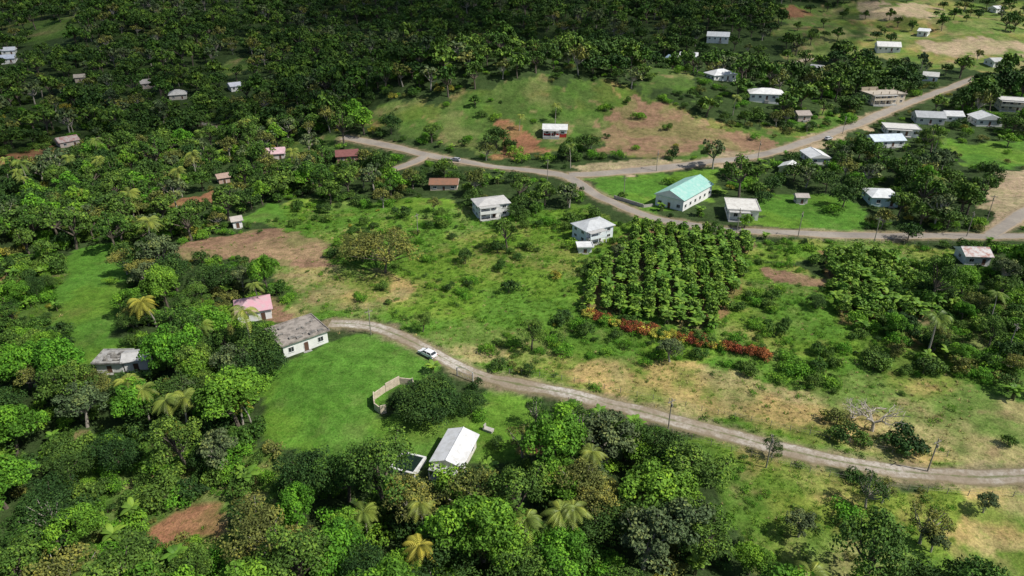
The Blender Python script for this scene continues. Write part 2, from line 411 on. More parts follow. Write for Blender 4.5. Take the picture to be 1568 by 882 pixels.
def banana(name, h=3.0, nf=9, leaf='banana', wd=.32):
    mb = MB()
    for st in range(3):
        ox, oy = (0, 0) if st == 0 else rng.uniform(-.7, .7, 2); hh = h*(1 if st == 0 else rng.uniform(.5, .8)); tp = np.array([ox, oy, hh*.5])
        mb.tube([(ox, oy, -.2), tp], [.14, .08], 6, 0)
        for k in range(nf if st == 0 else 6):
            q = 2.4*k+rng.uniform(-.3, .3); up = rng.uniform(.6, 1.4); L = hh*.55*rng.uniform(.8, 1.15)
            d = np.array([math.cos(q), math.sin(q), 0]); s_ = np.array([-math.sin(q), math.cos(q), 0])
            V = []; F = []; sg = 6; lv = rng.uniform(.2, .8)
            for j in range(sg+1):
                t = j/sg; c = tp+d*L*t*math.cos(up*.7)+np.array([0, 0, L*(math.sin(up)*t-.55*t*t)]); w = wd*hh/3*math.sin(math.pi*min(1, .08+t*.92))**.6+.01
                V += [c+s_*w+np.array([0, 0, -.06]), c, c-s_*w+np.array([0, 0, -.06])]
                if j: b0 = 3*j; F += [(b0-3, b0-2, b0+1, b0), (b0-2, b0-1, b0+2, b0+1)]
            mb.add(V, F, 1, lv)
    return mb.build(name, [cmat('banana_stem', (.12,.13,.05)), LM[leaf]], False)
def tuft(name, h, n, leaf, spread=.35, w=.05):
    mb = MB(); q = rng.uniform(0, 2*math.pi, n); r = rng.uniform(0, spread, n); hh = h*rng.uniform(.5, 1.1, n)
    b = np.stack([r*np.cos(q), r*np.sin(q), np.full(n, -.05)], 1); ln = rng.uniform(.2, .9, n)
    q2 = q+rng.normal(size=n)*.7
    e = b+np.stack([np.cos(q2)*hh*ln, np.sin(q2)*hh*ln, hh], 1); s_ = np.stack([-np.sin(q2), np.cos(q2), 0*q], 1)*w
    V = np.stack([b-s_, b+s_, e], 1).reshape(-1, 3)
    mb.add(V, np.arange(3*n).reshape(n, 3), 0, np.repeat(rng.uniform(.2, .9, n), 3))
    return mb.build(name, [LM[leaf]], False)
def bare_tree(name, h=9):
    mb = MB(); ends = []
    def br(p, d, L, r, dep, out):
        q = p+d*L*.5+rng.normal(size=3)*L*.07; e = p+d*L
        mb.tube([p, q, e], [r, r*.82, r*.64], 5, 0)
        if dep == 0: ends.append(e); return
        for _ in range(3 if dep > 2 else 2):
            nd = d*.7+rng.normal(size=3)*.55+out*.3; nd[2] = nd[2]*.6+.22; nd /= np.linalg.norm(nd)
            br(e, nd, L*rng.uniform(.68, .88), r*.66, dep-1, out)
    tp = np.array([.2, .1, h*.22]); mb.tube([(0, 0, -.5), (.1, 0, h*.1), tp], [h*.045, h*.036, h*.03], 7, 0)
    for k in range(5):
        q = k*1.257+rng.uniform(-.3, .3); out = np.array([math.cos(q), math.sin(q), .35]); d = np.array([math.cos(q)*.8, math.sin(q)*.8, .75]); d /= np.linalg.norm(d)
        br(tp, d, h*.24, h*.022, 3, out)
    E = np.array(ends)[::5]; n = len(E)*5
    P = np.repeat(E, 5, 0)+rng.normal(size=(n, 3))*.3
    mb.leaves(P, rng.normal(size=(n, 3)), np.full(n, .3), rng.uniform(0, 1, n), 1)
    return mb.build(name, [cmat('dead_wood', (.5,.44,.36), var=.2), LM['olive']], False)

P = {}
def reg(k, o, h, cr): P.setdefault(k, []).append((o, h, cr))
for i in range(2):
    for lod, (nc, nl, ls) in {'n': (48, 135, .40), 'm': (32, 60, .70), 'f': (22, 28, 1.2)}.items():
        reg('mango'+lod, broadleaf('mango_tree', 8, 4.8, nc, nl, ls, 'dark', zc=.58, zr=.36), 8, 4.8)
        reg('breadfruit'+lod, broadleaf('breadfruit_tree', 9.5, 4.3, nc, nl, ls*1.15, 'bright' if (lod == 'n' or i == 0 and lod == 'm') else 'mid', zc=.6, zr=.36, cs=(.2, .34)), 9.5, 4.3)
        reg('cedar'+lod, broadleaf('cedar_tree', 10.5, 4.2, int(nc*.8), int(nl*.8), ls, 'mid', zc=.64, zr=.33, cs=(.2, .34), limbs=12), 10.5, 4.2)
        reg('olive'+lod, broadleaf('logwood_tree', 8, 4.0, int(nc*.85), int(nl*.7), ls*.9, 'olive', PALEBARK, cs=(.2, .36), limbs=16, zmin=-.1), 8, 4.0)
        reg('grey'+lod, broadleaf('trumpet_tree', 9, 3.8, int(nc*.6), int(nl*.8), ls*1.2, 'grey', PALEBARK, cs=(.2, .34), limbs=16, zmin=-.3), 9, 3.8)
    reg('sparse', broadleaf('guava_tree', 7.5, 3.7, 34, 50, .34, 'olive' if i else 'dark', PALEBARK, cs=(.14, .26), limbs=26, zmin=-.2), 7.5, 3.7)
    reg('bushn', broadleaf('green_bush', 2.6, 2.0, 18, 60, .36, 'mid', zc=.42, zr=.4, cs=(.3, .5), limbs=3), 2.6, 2)
    reg('bushb', broadleaf('bright_bush', 2.2, 2.0, 16, 60, .34, 'bright', zc=.4, zr=.4, cs=(.3, .5), limbs=3), 2.2, 2)
    reg('bushy', broadleaf('yellow_bush', 2.4, 1.7, 14, 50, .34, 'yellow', zc=.45, zr=.4, cs=(.3, .5), limbs=3), 2.4, 1.7)
    reg('busho', broadleaf('olive_bush', 2.4, 1.8, 14, 55, .32, 'olive', zc=.45, zr=.4, cs=(.25, .5), limbs=6), 2.4, 1.8)
    reg('bushd', broadleaf('dark_bush', 3, 2.0, 16, 65, .37, 'dark', zc=.45, zr=.42, cs=(.3, .5), limbs=3), 3, 2)
    reg('palm', palm('coconut_palm', 8+i*1.5), 8.5, 3)
    reg('palmy', palm('yellow_coconut_palm', 6+i, leaf='yellow'), 6.5, 3)
    reg('banana', banana('banana_plant', 3.0+.4*i), 3, 1.5)
    reg('crop', broadleaf('plantain_clump', 3.2, 1.05, 15, 26, .52, 'crop', zc=.52, zr=.42, cs=(.35, .6), limbs=4), 3, 1)
    reg('cr', broadleaf('red_croton', 1.6, .9, 10, 45, .22, 'croton_red', zc=.5, zr=.42, cs=(.35, .6), limbs=3), 1.6, .9)
    reg('cy', broadleaf('yellow_croton', 1.6, .9, 10, 45, .22, 'croton_yellow', zc=.5, zr=.42, cs=(.35, .6), limbs=3), 1.6, .9)
    reg('tg', tuft('grass_tuft', .42, 20, 'grass'), .4, .4)
    reg('td', tuft('dry_grass_tuft', .4, 16, 'drygrass'), .4, .4)
    reg('weed', broadleaf('weed_clump', .9, .8, 8, 26, .22, 'mid' if i else 'bright', zc=.4, zr=.5, cs=(.35, .6), limbs=2), .9, .8)
reg('guango', broadleaf('guango_tree', 9, 9, 70, 80, .45, 'olive', BARK, zc=.72, zr=.2, cs=(.14, .24), limbs=30, zmin=-.1, flat=.5), 9, 9)
reg('bare', bare_tree('bare_tree', 9), 9, 4)

# ------------------------------------------------------------------ scatter by geometry nodes
def gn(name, proto):
    ng = bpy.data.node_groups.new(name+'_scatter', 'GeometryNodeTree')
    ng.interface.new_socket('Geometry', in_out='INPUT', socket_type='NodeSocketGeometry')
    ng.interface.new_socket('Geometry', in_out='OUTPUT', socket_type='NodeSocketGeometry')
    gi = ng.nodes.new('NodeGroupInput'); go = ng.nodes.new('NodeGroupOutput')
    ip = ng.nodes.new('GeometryNodeInstanceOnPoints'); oi = ng.nodes.new('GeometryNodeObjectInfo')
    oi.inputs['Object'].default_value = proto; oi.inputs['As Instance'].default_value = True
    a = ng.nodes.new('GeometryNodeInputNamedAttribute'); a.data_type = 'FLOAT_VECTOR'; a.inputs['Name'].default_value = 'sc3'
    r = ng.nodes.new('GeometryNodeInputNamedAttribute'); r.data_type = 'FLOAT_VECTOR'; r.inputs['Name'].default_value = 'rot3'
    e = ng.nodes.new('FunctionNodeEulerToRotation')
    L = ng.links.new
    L(gi.outputs[0], ip.inputs['Points']); L(oi.outputs['Geometry'], ip.inputs['Instance'])
    L(a.outputs['Attribute'], ip.inputs['Scale']); L(r.outputs['Attribute'], e.inputs[0]); L(e.outputs[0], ip.inputs['Rotation'])
    L(ip.outputs[0], go.inputs[0]); return ng
def scatter(name, proto, x, y, s, sz=None, tilt=.06):
    n = len(x)
    if n == 0: return
    me = bpy.data.meshes.new(name); me.vertices.add(n)
    co = np.stack([x, y, H(x, y)-.03], 1); me.vertices.foreach_set('co', co.ravel())
    sc = np.stack([s*rng.uniform(.88, 1.12, n), s*rng.uniform(.88, 1.12, n), s*(rng.uniform(.8, 1.25, n) if sz is None else sz)], 1)
    rt = np.stack([rng.normal(size=n)*tilt, rng.normal(size=n)*tilt, rng.uniform(0, 6.28, n)], 1)
    for nm, d in (('sc3', sc), ('rot3', rt)):
        a = me.attributes.new(nm, 'FLOAT_VECTOR', 'POINT'); a.data.foreach_set('vector', d.ravel())
    o = bpy.data.objects.new(name, me); COL.objects.link(o)
    md = o.modifiers.new('scatter', 'NODES'); md.node_group = gn(name, proto)
def scatter_kind(name, key, x, y, s, **k):
    pr = P[key]; c = rng.integers(0, len(pr), len(x))
    for i, (o, h, cr) in enumerate(pr):
        m = c == i; kk = {a: (b[m] if isinstance(b, np.ndarray) else b) for a, b in k.items()}
        scatter(name, o, x[m], y[m], s[m], **kk)

# ------------------------------------------------------------------ terrain mesh
ny, nx = XX.shape
V = np.stack([XX, YY, ZZ], -1).reshape(-1, 3)
ii = np.arange(ny*nx).reshape(ny, nx)
F = np.stack([ii[:-1, :-1], ii[:-1, 1:], ii[1:, 1:], ii[1:, :-1]], -1).reshape(-1, 4)
me = bpy.data.meshes.new('ground')
me.vertices.add(len(V)); me.vertices.foreach_set('co', V.ravel())
me.loops.add(F.size); me.loops.foreach_set('vertex_index', F.ravel().astype(np.int32))
me.polygons.add(len(F)); me.polygons.foreach_set('loop_start', np.arange(0, F.size, 4, dtype=np.int32))
me.polygons.foreach_set('use_smooth', np.ones(len(F), bool))
me.update(calc_edges=True); me.validate()
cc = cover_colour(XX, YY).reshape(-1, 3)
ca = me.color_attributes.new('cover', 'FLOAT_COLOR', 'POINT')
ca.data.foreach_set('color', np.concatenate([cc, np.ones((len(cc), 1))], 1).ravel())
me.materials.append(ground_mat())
COL.objects.link(bpy.data.objects.new('ground', me))

# ------------------------------------------------------------------ roads
MA = road_mat('worn_asphalt', False); MD = road_mat('gravel_track', True)
for ri, (nm, r) in enumerate(ROADS.items()):
    L = r['line']; n = len(L); T = np.gradient(L, axis=0); T /= np.linalg.norm(T, axis=1)[:, None]; NN = np.stack([-T[:, 1], T[:, 0]], 1)
    W = r['w']*(1+(vnoise(np.arange(n)*.35, np.zeros(n), 3+ri)-.5)*(.3 if r['kind'] == 'dirt' else .12))
    K = 9; vv = []; uvs = []
    s = np.concatenate([[0], np.cumsum(np.hypot(*np.diff(L, axis=0).T))])
    for k in range(K):
        o = (k/(K-1)-.5); q = L+NN*(o*W)[:, None]
        if k in (0, K-1): q = q+NN*((rng.random(n)-.5)*.5)[:, None]
        off = .07+.0006*q[:, 1]*(q[:, 1] > 255)+ri*.004
        if k in (0, K-1): off = off-.12
        vv.append(np.stack([q[:, 0], q[:, 1], H(q[:, 0], q[:, 1])+off], 1)); uvs.append(np.stack([np.full(n, k/(K-1)), s], 1))
    vv = np.stack(vv, 1).reshape(-1, 3); uvs = np.stack(uvs, 1).reshape(-1, 2)
    ff = [(i*K+k, (i+1)*K+k, (i+1)*K+k+1, i*K+k+1) for i in range(n-1) for k in range(K-1)]
    me = bpy.data.meshes.new(nm); me.from_pydata(vv.tolist(), [], ff)
    ul = me.uv_layers.new(name='UVMap'); li = np.zeros(len(me.loops), np.int32); me.loops.foreach_get('vertex_index', li)
    ul.data.foreach_set('uv', uvs[li].ravel()); me.polygons.foreach_set('use_smooth', np.ones(len(ff), bool))
    me.materials.append(MD if r['kind'] == 'dirt' else MA); me.update()
    COL.objects.link(bpy.data.objects.new(nm, me))

# ------------------------------------------------------------------ houses
HOUSES = []
def child(o, par): o.parent = par; return o
def house(name, p1, p2, W, h=2.9, roof='hip', wall=(.72,.70,.64), rc=(.6,.6,.58), st=1, ridge='x', porch=0, base=None, rise=None, rdirt=None, L=None, over=.5, extra=None):
    a = np.array(sv(*p1)); b = np.array(sv(*p2)); d = b-a; LL = np.hypot(*d); d /= LL
    if L is None: L = LL
    if (a[1]+b[1])/2 > 225: W *= .78; h *= .86
    n = np.array([-d[1], d[0]]); c = (a+b)/2+n*W/2; ang = math.atan2(d[1], d[0])
    cs = [c+d*sx*L/2+n*sy*W/2 for sx in (-1, 1) for sy in (-1, 1)]
    zs = [float(H(q[0], q[1])) for q in cs]; z = sum(zs)/4*.7+max(zs)*.3
    if c[1] > 230: ang += random.uniform(-.22, .22)
    HOUSES.append((c[0], c[1], math.hypot(L, W)/2))
    e = bpy.data.objects.new(name, None); COL.objects.link(e); e.location = (c[0], c[1], z); e.rotation_euler = (0, 0, ang); e.empty_display_size = 1
    x, y = L/2, W/2; ht = h*st
    wm = cmat('painted_wall', wall, var=.12, scale=.8); mb = MB(); mb.box(-x, x, -y, y, -2.5, ht)
    if base: mb.box(-x-.03, x+.03, -y-.03, y+.03, -2.4, .95, 1)
    child(mb.build('walls', [wm, cmat('wall_base', base or (.3, .3, .3))]), e)
    mw = MB(); fr = (.75, .75, .73); ws = min(1, h/2.9)
    for s in range(st):
        zb = s*h+1.0*ws
        for side in range(4):
            ln = L if side % 2 == 0 else W; k = max(1, int(ln/3.1))
            for j in range(k):
                t = (j+.5)/k*ln-ln/2
                if side == 0 and j == k//2 and s == 0: continue
                def bx(w, z0, z1, pr, m):
                    if side == 0: mw.box(t-w/2, t+w/2, -y-pr, -y+.05, z0, z1, m)
                    elif side == 2: mw.box(t-w/2, t+w/2, y-.05, y+pr, z0, z1, m)
                    elif side == 1: mw.box(x-.05, x+pr, t-w/2, t+w/2, z0, z1, m)
                    else: mw.box(-x-pr, -x+.05, t-w/2, t+w/2, z0, z1, m)
                bx(1.35, zb-.07, zb+1.17*ws, .05, 0); bx(1.12, zb+.03, zb+1.07*ws, .075, 1); bx(.05, zb+.03, zb+1.07*ws, .09, 0)
                bx(1.5, zb-.17, zb-.08, .12, 0)
    child(mw.build('windows', [cmat('window_frame', fr), GLASS]), e)
    k = max(1, int(L/3.1)); t = (k//2+.5)/k*L-L/2
    md = MB(); md.box(t-.6, t+.6, -y-.05, -y+.05, 0, 2.2*ws, 0); md.box(t-.47, t+.47, -y-.08, -y+.05, .02, 2.08*ws, 1); md.box(t-.9, t+.9, -y-.9, -y-.09, -1.5, -.02, 2)
    child(md.build('door', [cmat('window_frame', fr), cmat('door_wood', (.13,.07,.045)), cmat('step_concrete', (.35,.34,.31))]), e)
    mr = MB(); zt = ht-.06; X, Y = x+over, y+over
    if roof == 'flat':
        mr.box(-X, X, -Y, Y, ht+.003, ht+.2); 
        t_ = .15
        mr.box(-X-.03, X+.03, -Y-.03, -Y+t_, ht+.05, ht+.38); mr.box(-X-.03, X+.03, Y-t_, Y+.03, ht+.05, ht+.38)
        mr.box(-X-.03, -X+t_, -Y+t_, Y-t_, ht+.05, ht+.38); mr.box(X-t_, X+.03, -Y+t_, Y-t_, ht+.05, ht+.38)
    else:
        rs = rise or (min(X, Y)*.42)
        ym = ridge == 'y'
        A, B = (Y, X) if ym else (X, Y)
        q = B if roof == 'hip' else 0.0
        q = min(q, A*.75)
        pts = [(-A, -B, zt), (A, -B, zt), (A, B, zt), (-A, B, zt), (-A, -B, zt+.14), (A, -B, zt+.14), (A, B, zt+.14), (-A, B, zt+.14), (-A+q, 0, zt+.14+rs), (A-q, 0, zt+.14+rs)]
        if ym: pts = [(p[1], p[0], p[2]) for p in pts]
        fs = [(0,1,2,3),(0,1,5,4),(1,2,6,5),(2,3,7,6),(3,0,4,7),(4,5,9,8),(6,7,8,9),(5,6,9),(7,4,8)]
        if roof == 'gable':
            mr.add(pts, fs[:7], 0); mr.add(pts, fs[7:], 1)
        else: mr.add(pts, fs, 0)
        r0, r1 = (-A+q, A-q)
        capp = [(r0, 0, zt+.16+rs), (r1, 0, zt+.16+rs)]
        if ym: capp = [(p[1], p[0], p[2]) for p in capp]
        mr.tube(capp, [.09, .09], 6, 0)
    rm = cmat('roof_sheet' if roof != 'flat' else 'roof_slab', rc, var=.18, scale=.7, rough=.55 if roof != 'flat' else .9, dirt=rdirt, bump=.5 if roof != 'flat' else .2, stripes=0 if roof == 'flat' else (2 if ridge == 'y' else 1))
    child(mr.build('roof', [rm, wm]), e)
    if porch:
        mp = MB(); py = -y-2.2
        mp.box(-x, x*porch, py, -y-.01, ht*1.0-.25, ht-.1, 1); mp.box(-x, x*porch, py, -y-.01, -1.5, .1, 1)
        nn = max(3, int(L*(1+porch)/2/2.2))
        for i in range(nn):
            xx = -x+.12+(x*(1+porch)-.24)*i/(nn-1); mp.box(xx-.1, xx+.1, py+.05, py+.25, .1, ht-.25, 0)
        if st > 1: mp.box(-x, x*porch, py, -y-.01, h-.15, h, 1); mp.box(-x, x*porch, py, py+.1, h, h+.9, 0)
        child(mp.build('porch', [wm, cmat('porch_slab', (.5,.49,.46))]), e)
    if extra == 'rebar':
        mp = MB()
        for i in range(5):
            for j in (-1, 1): xx = -x+.2+(L-.4)*i/4; mp.box(xx-.15, xx+.15, j*(y-.3)-.15, j*(y-.3)+.15, ht+.2, ht+1.5)
        mp.box(-x, 0, y-.15, y, ht+.2, ht+2.0)
        child(mp.build('unfinished_columns', [cmat('block_wall', (.45,.38,.28))]), e)
    if extra == 'clutter':
        mp = MB()
        for i in range(14):
            xx = rng.uniform(-x, x-1); yy = rng.uniform(-y, y-1); mp.box(xx, xx+rng.uniform(.3, 1.4), yy, yy+rng.uniform(.2, 1), ht+.15, ht+.25+rng.random()*.4)
        child(mp.build('roof_clutter', [cmat('scrap', (.3,.28,.25), var=.5)]), e)
    return e
STAIN = (.12,.105,.09)
W_ = (.78,.77,.73)
house('concrete_house', (436,549),(503,524), 8.5, 3.0, 'flat', W_, (.33,.29,.25), rdirt=STAIN, extra='clutter')
house('pink_roof_house', (366,497),(417,487), 7, 2.7, 'hip', (.78,.76,.74), (.58,.32,.36), rise=1.5, rdirt=(.5,.38,.38))
house('shack', (150,572),(190,570), 4.5, 2.3, 'flat', W_, (.35,.34,.32), rdirt=(.12,.11,.1), extra='clutter')
house('white_shed', (193,570),(228,566), 4.0, 2.5, 'gable', W_, (.5,.49,.47), rise=.8)
house('white_roof_house', (664,722),(706,729), 8.0, 2.3, 'gable', (.70,.66,.60), (.66,.66,.66), ridge='y', rise=1.0, porch=1, rdirt=(.52,.51,.49))
house('two_storey_house', (733,336),(780,330), 7, 2.1, 'hip', W_, (.55,.53,.50), st=2, rise=1.0, porch=.3)
house('white_house', (897,374),(938,363), 7, 2.0, 'hip', (.70,.75,.76), (.55,.56,.56), st=2, rise=1.3, porch=.2)
house('shed', (886,388),(906,387), 3, 1.7, 'flat', W_, (.7,.7,.68))
house('church_hall', (1003,314),(1045,324), 21, 3.9, 'gable', W_, (.26,.50,.43), ridge='y', rise=2.4, rdirt=(.40,.56,.50))
house('flat_roof_house', (1114,336),(1160,338), 10, 3.2, 'flat', (.82,.80,.72), (.62,.60,.55), porch=.4, rdirt=(.45,.42,.38))
house('garden_hut', (1219,312),(1236,312), 3, 2.2, 'gable', (.55,.5,.45), (.45,.4,.36))
house('blue_wall_house', (1333,316),(1374,318), 9, 2.9, 'hip', (.50,.66,.68), (.74,.75,.74), rise=1.3)
house('tin_roof_house', (1476,405),(1514,407), 6, 2.5, 'gable', (.6,.62,.62), (.55,.52,.5), rdirt=(.33,.13,.09))
house('white_house', (1242,252),(1270,253), 13, 3, 'gable', W_, (.74,.74,.73), ridge='y', rise=1.4)
house('yellow_house', (1193,266),(1217,269), 8, 2.8, 'gable', (.72,.68,.38), (.7,.7,.68), ridge='y')
house('blue_roof_house', (1335,226),(1384,226), 10, 2.8, 'gable', W_, (.62,.70,.76))
house('flat_roof_house', (1360,208),(1408,210), 12, 3.4, 'flat', W_, (.62,.60,.56), porch=.5)
house('grey_roof_house', (1402,190),(1445,192), 11, 3.2, 'gable', (.6,.58,.52), (.42,.43,.44))
house('white_house', (1496,194),(1534,194), 12, 3.2, 'gable', W_, (.75,.75,.74), ridge='y')
house('tall_tan_house', (1533,170),(1576,170), 12, 2.6, 'flat', (.68,.60,.46), (.6,.58,.54), st=2, porch=.6)
house('unfinished_house', (1333,161),(1383,161), 13, 2.6, 'flat', (.66,.56,.42), (.48,.42,.34), st=2, porch=.4, extra='rebar')
house('wide_white_house', (1152,157),(1201,159), 14, 3.2, 'hip', W_, (.76,.75,.73), rise=1.8)
house('white_house', (1094,123),(1126,125), 12, 3, 'hip', W_, (.7,.7,.7))
house('blue_roof_house', (1020,96),(1034,97), 10, 3, 'gable', W_, (.25,.34,.42))
house('white_house', (1042,94),(1068,95), 12, 3, 'gable', W_, (.68,.68,.68))
house('white_house', (1082,66),(1115,67), 14, 3.2, 'gable', W_, (.76,.76,.75))
house('white_house', (1340,81),(1376,81), 14, 3.2, 'gable', W_, (.72,.70,.66))
house('white_house', (1405,56),(1421,56), 12, 3.4, 'gable', W_, (.76,.76,.75))
house('grey_roof_house', (1238,112),(1256,114), 12, 3.2, 'gable', (.6,.55,.45), (.4,.4,.4))
house('grey_roof_house', (1411,124),(1434,125), 12, 3.0, 'gable', W_, (.55,.54,.5))
house('grey_roof_house', (1517,103),(1535,103), 11, 3.0, 'gable', W_, (.5,.5,.48))
house('shack', (1221,186),(1240,187), 8, 2.6, 'gable', (.5,.4,.35), (.4,.34,.3))
house('grey_roof_house', (1448,186),(1474,187), 9, 2.8, 'gable', W_, (.6,.6,.6))
house('white_house', (1522,20),(1535,20), 11, 3.0, 'gable', W_, (.65,.65,.65))
house('red_base_house', (834,211),(869,209), 8, 3.0, 'gable', W_, (.7,.69,.67), base=(.5,.05,.04), porch=.4)
house('pink_roof_house', (408,246),(434,243), 9, 2.6, 'gable', (.6,.52,.48), (.62,.42,.44))
house('red_roof_house', (518,251),(550,246), 9, 2.6, 'gable', (.35,.2,.16), (.22,.09,.08))
house('shack', (338,282),(354,279), 6, 2.6, 'gable', (.5,.35,.28), (.42,.3,.24))
house('rusty_roof_house', (661,293),(702,290), 7, 2.5, 'gable', (.6,.5,.4), (.26,.13,.08), rdirt=(.2,.12,.08))
house('shack', (358,350),(372,348), 4, 2.3, 'gable', W_, (.5,.45,.4))
house('red_roof_house', (95,227),(124,222), 9, 2.8, 'gable', (.6,.5,.42), (.5,.42,.38), rdirt=(.36,.13,.1))
house('shack', (147,225),(159,222), 7, 2.6, 'gable', (.5,.4,.3), (.36,.27,.22))
house('white_house', (262,154),(288,151), 12, 2.8, 'hip', (.5,.46,.4), (.58,.56,.52))
house('grey_roof_house', (218,137),(240,134), 10, 2.6, 'gable', (.4,.34,.3), (.42,.38,.35))
house('white_house', (354,141),(371,138), 11, 2.8, 'gable', W_, (.7,.7,.74))
house('white_house', (4,86),(24,83), 11, 2.8, 'gable', W_, (.62,.64,.68))
house('white_house', (2,99),(23,97), 11, 2.8, 'gable', W_, (.56,.6,.68))
house('grey_roof_house', (118,127),(133,124), 10, 2.6, 'gable', (.45,.38,.3), (.42,.37,.3))

# ------------------------------------------------------------------ small structures
def at(u, v): x, y = sv(u, v); return x, y, float(H(x, y))
x, y, z = at(623, 727)
e = bpy.data.objects.new('water_tank', None); COL.objects.link(e); e.location = (x, y+2, z); e.rotation_euler = (0, 0, -.35)
mb = MB(); s_ = 2.3; t = .38
mb.box(-s_, s_, -s_, -s_+t, -1, 1.0); mb.box(-s_, s_, s_-t, s_, -1, 1.0); mb.box(-s_, -s_+t, -s_+t, s_-t, -1, 1.0); mb.box(s_-t, s_, -s_+t, s_-t, -1, 1.0)
child(mb.build('tank_walls', [cmat('limewashed_concrete', (.74,.73,.70))]), e)
mb = MB(); mb.box(-s_+t+.002, s_-t-.002, -s_+t+.002, s_-t-.002, -1, .8); child(mb.build('water', [plain('tank_water', (.015,.03,.02), rough=.3, var=.3, spec=.2)]), e)
HOUSES.append((x, y+2, 3.2))
def wallrun(name, pts, hh, th, c):
    Lp = svl(pts); mb = MB()
    for i in range(len(Lp)-1):
        a, b = Lp[i], Lp[i+1]; d = (b-a)/np.hypot(*(b-a)); n = np.array([-d[1], d[0]])*th/2
        za, zb = float(H(*a)), float(H(*b)); a2 = a+d*th*.51 if i else a
        h0 = hh*(1 if i % 2 == 0 else .8); 
        q = [a2-n, b-n, b+n, a2+n]
        vs = [(p[0], p[1], (za if k in (0, 3) else zb)-.6) for k, p in enumerate(q)]+[(p[0], p[1], (za if k in (0, 3) else zb)+h0) for k, p in enumerate(q)]
        mb.add(vs, [(0,3,2,1),(4,5,6,7),(0,1,5,4),(1,2,6,5),(2,3,7,6),(3,0,4,7)])
    o = mb.build(name, [cmat('block_wall', c, var=.3)]); return Lp
wallrun('block_wall', [(592,632),(583,634),(574,627),(573,612),(590,600),(612,588),(632,590),(634,598)], 1.9, .2, (.66,.56,.42))
wallrun('yard_wall', [(940,304),(985,318),(1000,316)], 1.2, .2, (.45,.42,.38))
def tomb(u, v, r):
    x, y, z = at(u, v); mb = MB(); mb.box(-.45, .45, -.9, .9, -.3, .45); mb.box(-.5, .5, -.95, .95, .453, .53); mb.box(-.4, .4, .7, .85, .533, 1.3)
    o = mb.build('tomb', [cmat('limewash', (.5,.47,.42))]); o.location = (x, y, z); o.rotation_euler = (0, 0, r)
tomb(748, 660, 1.1); tomb(1040, 470, .2)
x, y, z = at(712, 580); mb = MB()
for k in (-1, 1): mb.tube([(k*1.9, 0, -.4), (k*1.9, 0, 2.2)], [.14, .12], 8)
mb.tube([(-1.9, 0, 2.1), (-1, 0, 2.5), (0, 0, 2.65), (1, 0, 2.5), (1.9, 0, 2.1)], [.05]*5, 6)
for k in range(9): mb.tube([(-1.6+.4*k, 0, .2), (-1.6+.4*k, 0, 1.5)], [.025, .025], 5)
mb.tube([(-1.8, 0, .3), (1.8, 0, .3)], [.03, .03], 5); mb.tube([(-1.8, 0, 1.4), (1.8, 0, 1.4)], [.03, .03], 5)
o = mb.build('yard_gate', [cmat('gate_paint', (.55,.53,.5))]); o.location = (x, y, z); o.rotation_euler = (0, 0, -.5)
for (u, v, hh) in [(1023,658,7),(1173,716,7),(1420,722,7),(568,512,6.5),(1540,545,8),(1222,362,8),(1480,362,8),(1338,372,8),(1128,357,8),(1005,262,8),(838,276,8),(1160,246,8),(1290,205,8),(640,360,7),(1510,340,9),(955,300,7)]:
    x, y, z = at(u, v); mb = MB()
    mb.tube([(0, 0, -1), (0, 0, hh*.5), (0.03, 0, hh)], [.14, .11, .09], 8)
    mb.box(-.9, .9, -.06, .06, hh-.75, hh-.62)
    for k in (-.8, -.3, .3, .8): mb.tube([(k, 0, hh-.62), (k, 0, hh-.42)], [.05, .04], 6)
    mb.tube([(.0, -.2, hh-1.7), (.0, -.2, hh-1.1)], [.16, .16], 8)
    o = mb.build('utility_pole', [cmat('pole_wood', (.3,.27,.22))]); o.location = (x, y, z); o.rotation_euler = (0, 0, rng.uniform(0, 3))
def fence(pts, step=3.0):
    L = smooth_line(svl(pts), step); mb = MB()
    for p in L: z = float(H(*p)); mb.tube([(p[0], p[1], z-.3), (p[0]+rng.normal()*.04, p[1], z+1.25)], [.07, .055], 5)
    for hz in (.5, 1.0):
        for i in range(len(L)-1):
            a, b = L[i], L[i+1]; mb.tube([(a[0], a[1], float(H(*a))+hz), (b[0], b[1], float(H(*b))+hz)], [.012, .012], 3)
    mb.build('wire_fence', [cmat('pole_wood', (.3,.27,.22))])
fence([(870,616),(1000,656),(1150,700),(1300,736),(1450,756),(1600,762)])
fence([(780,572),(860,582),(1000,612),(1150,645),(1300,680),(1450,700)])
fence([(1150,365),(1260,372),(1400,374),(1500,374)])

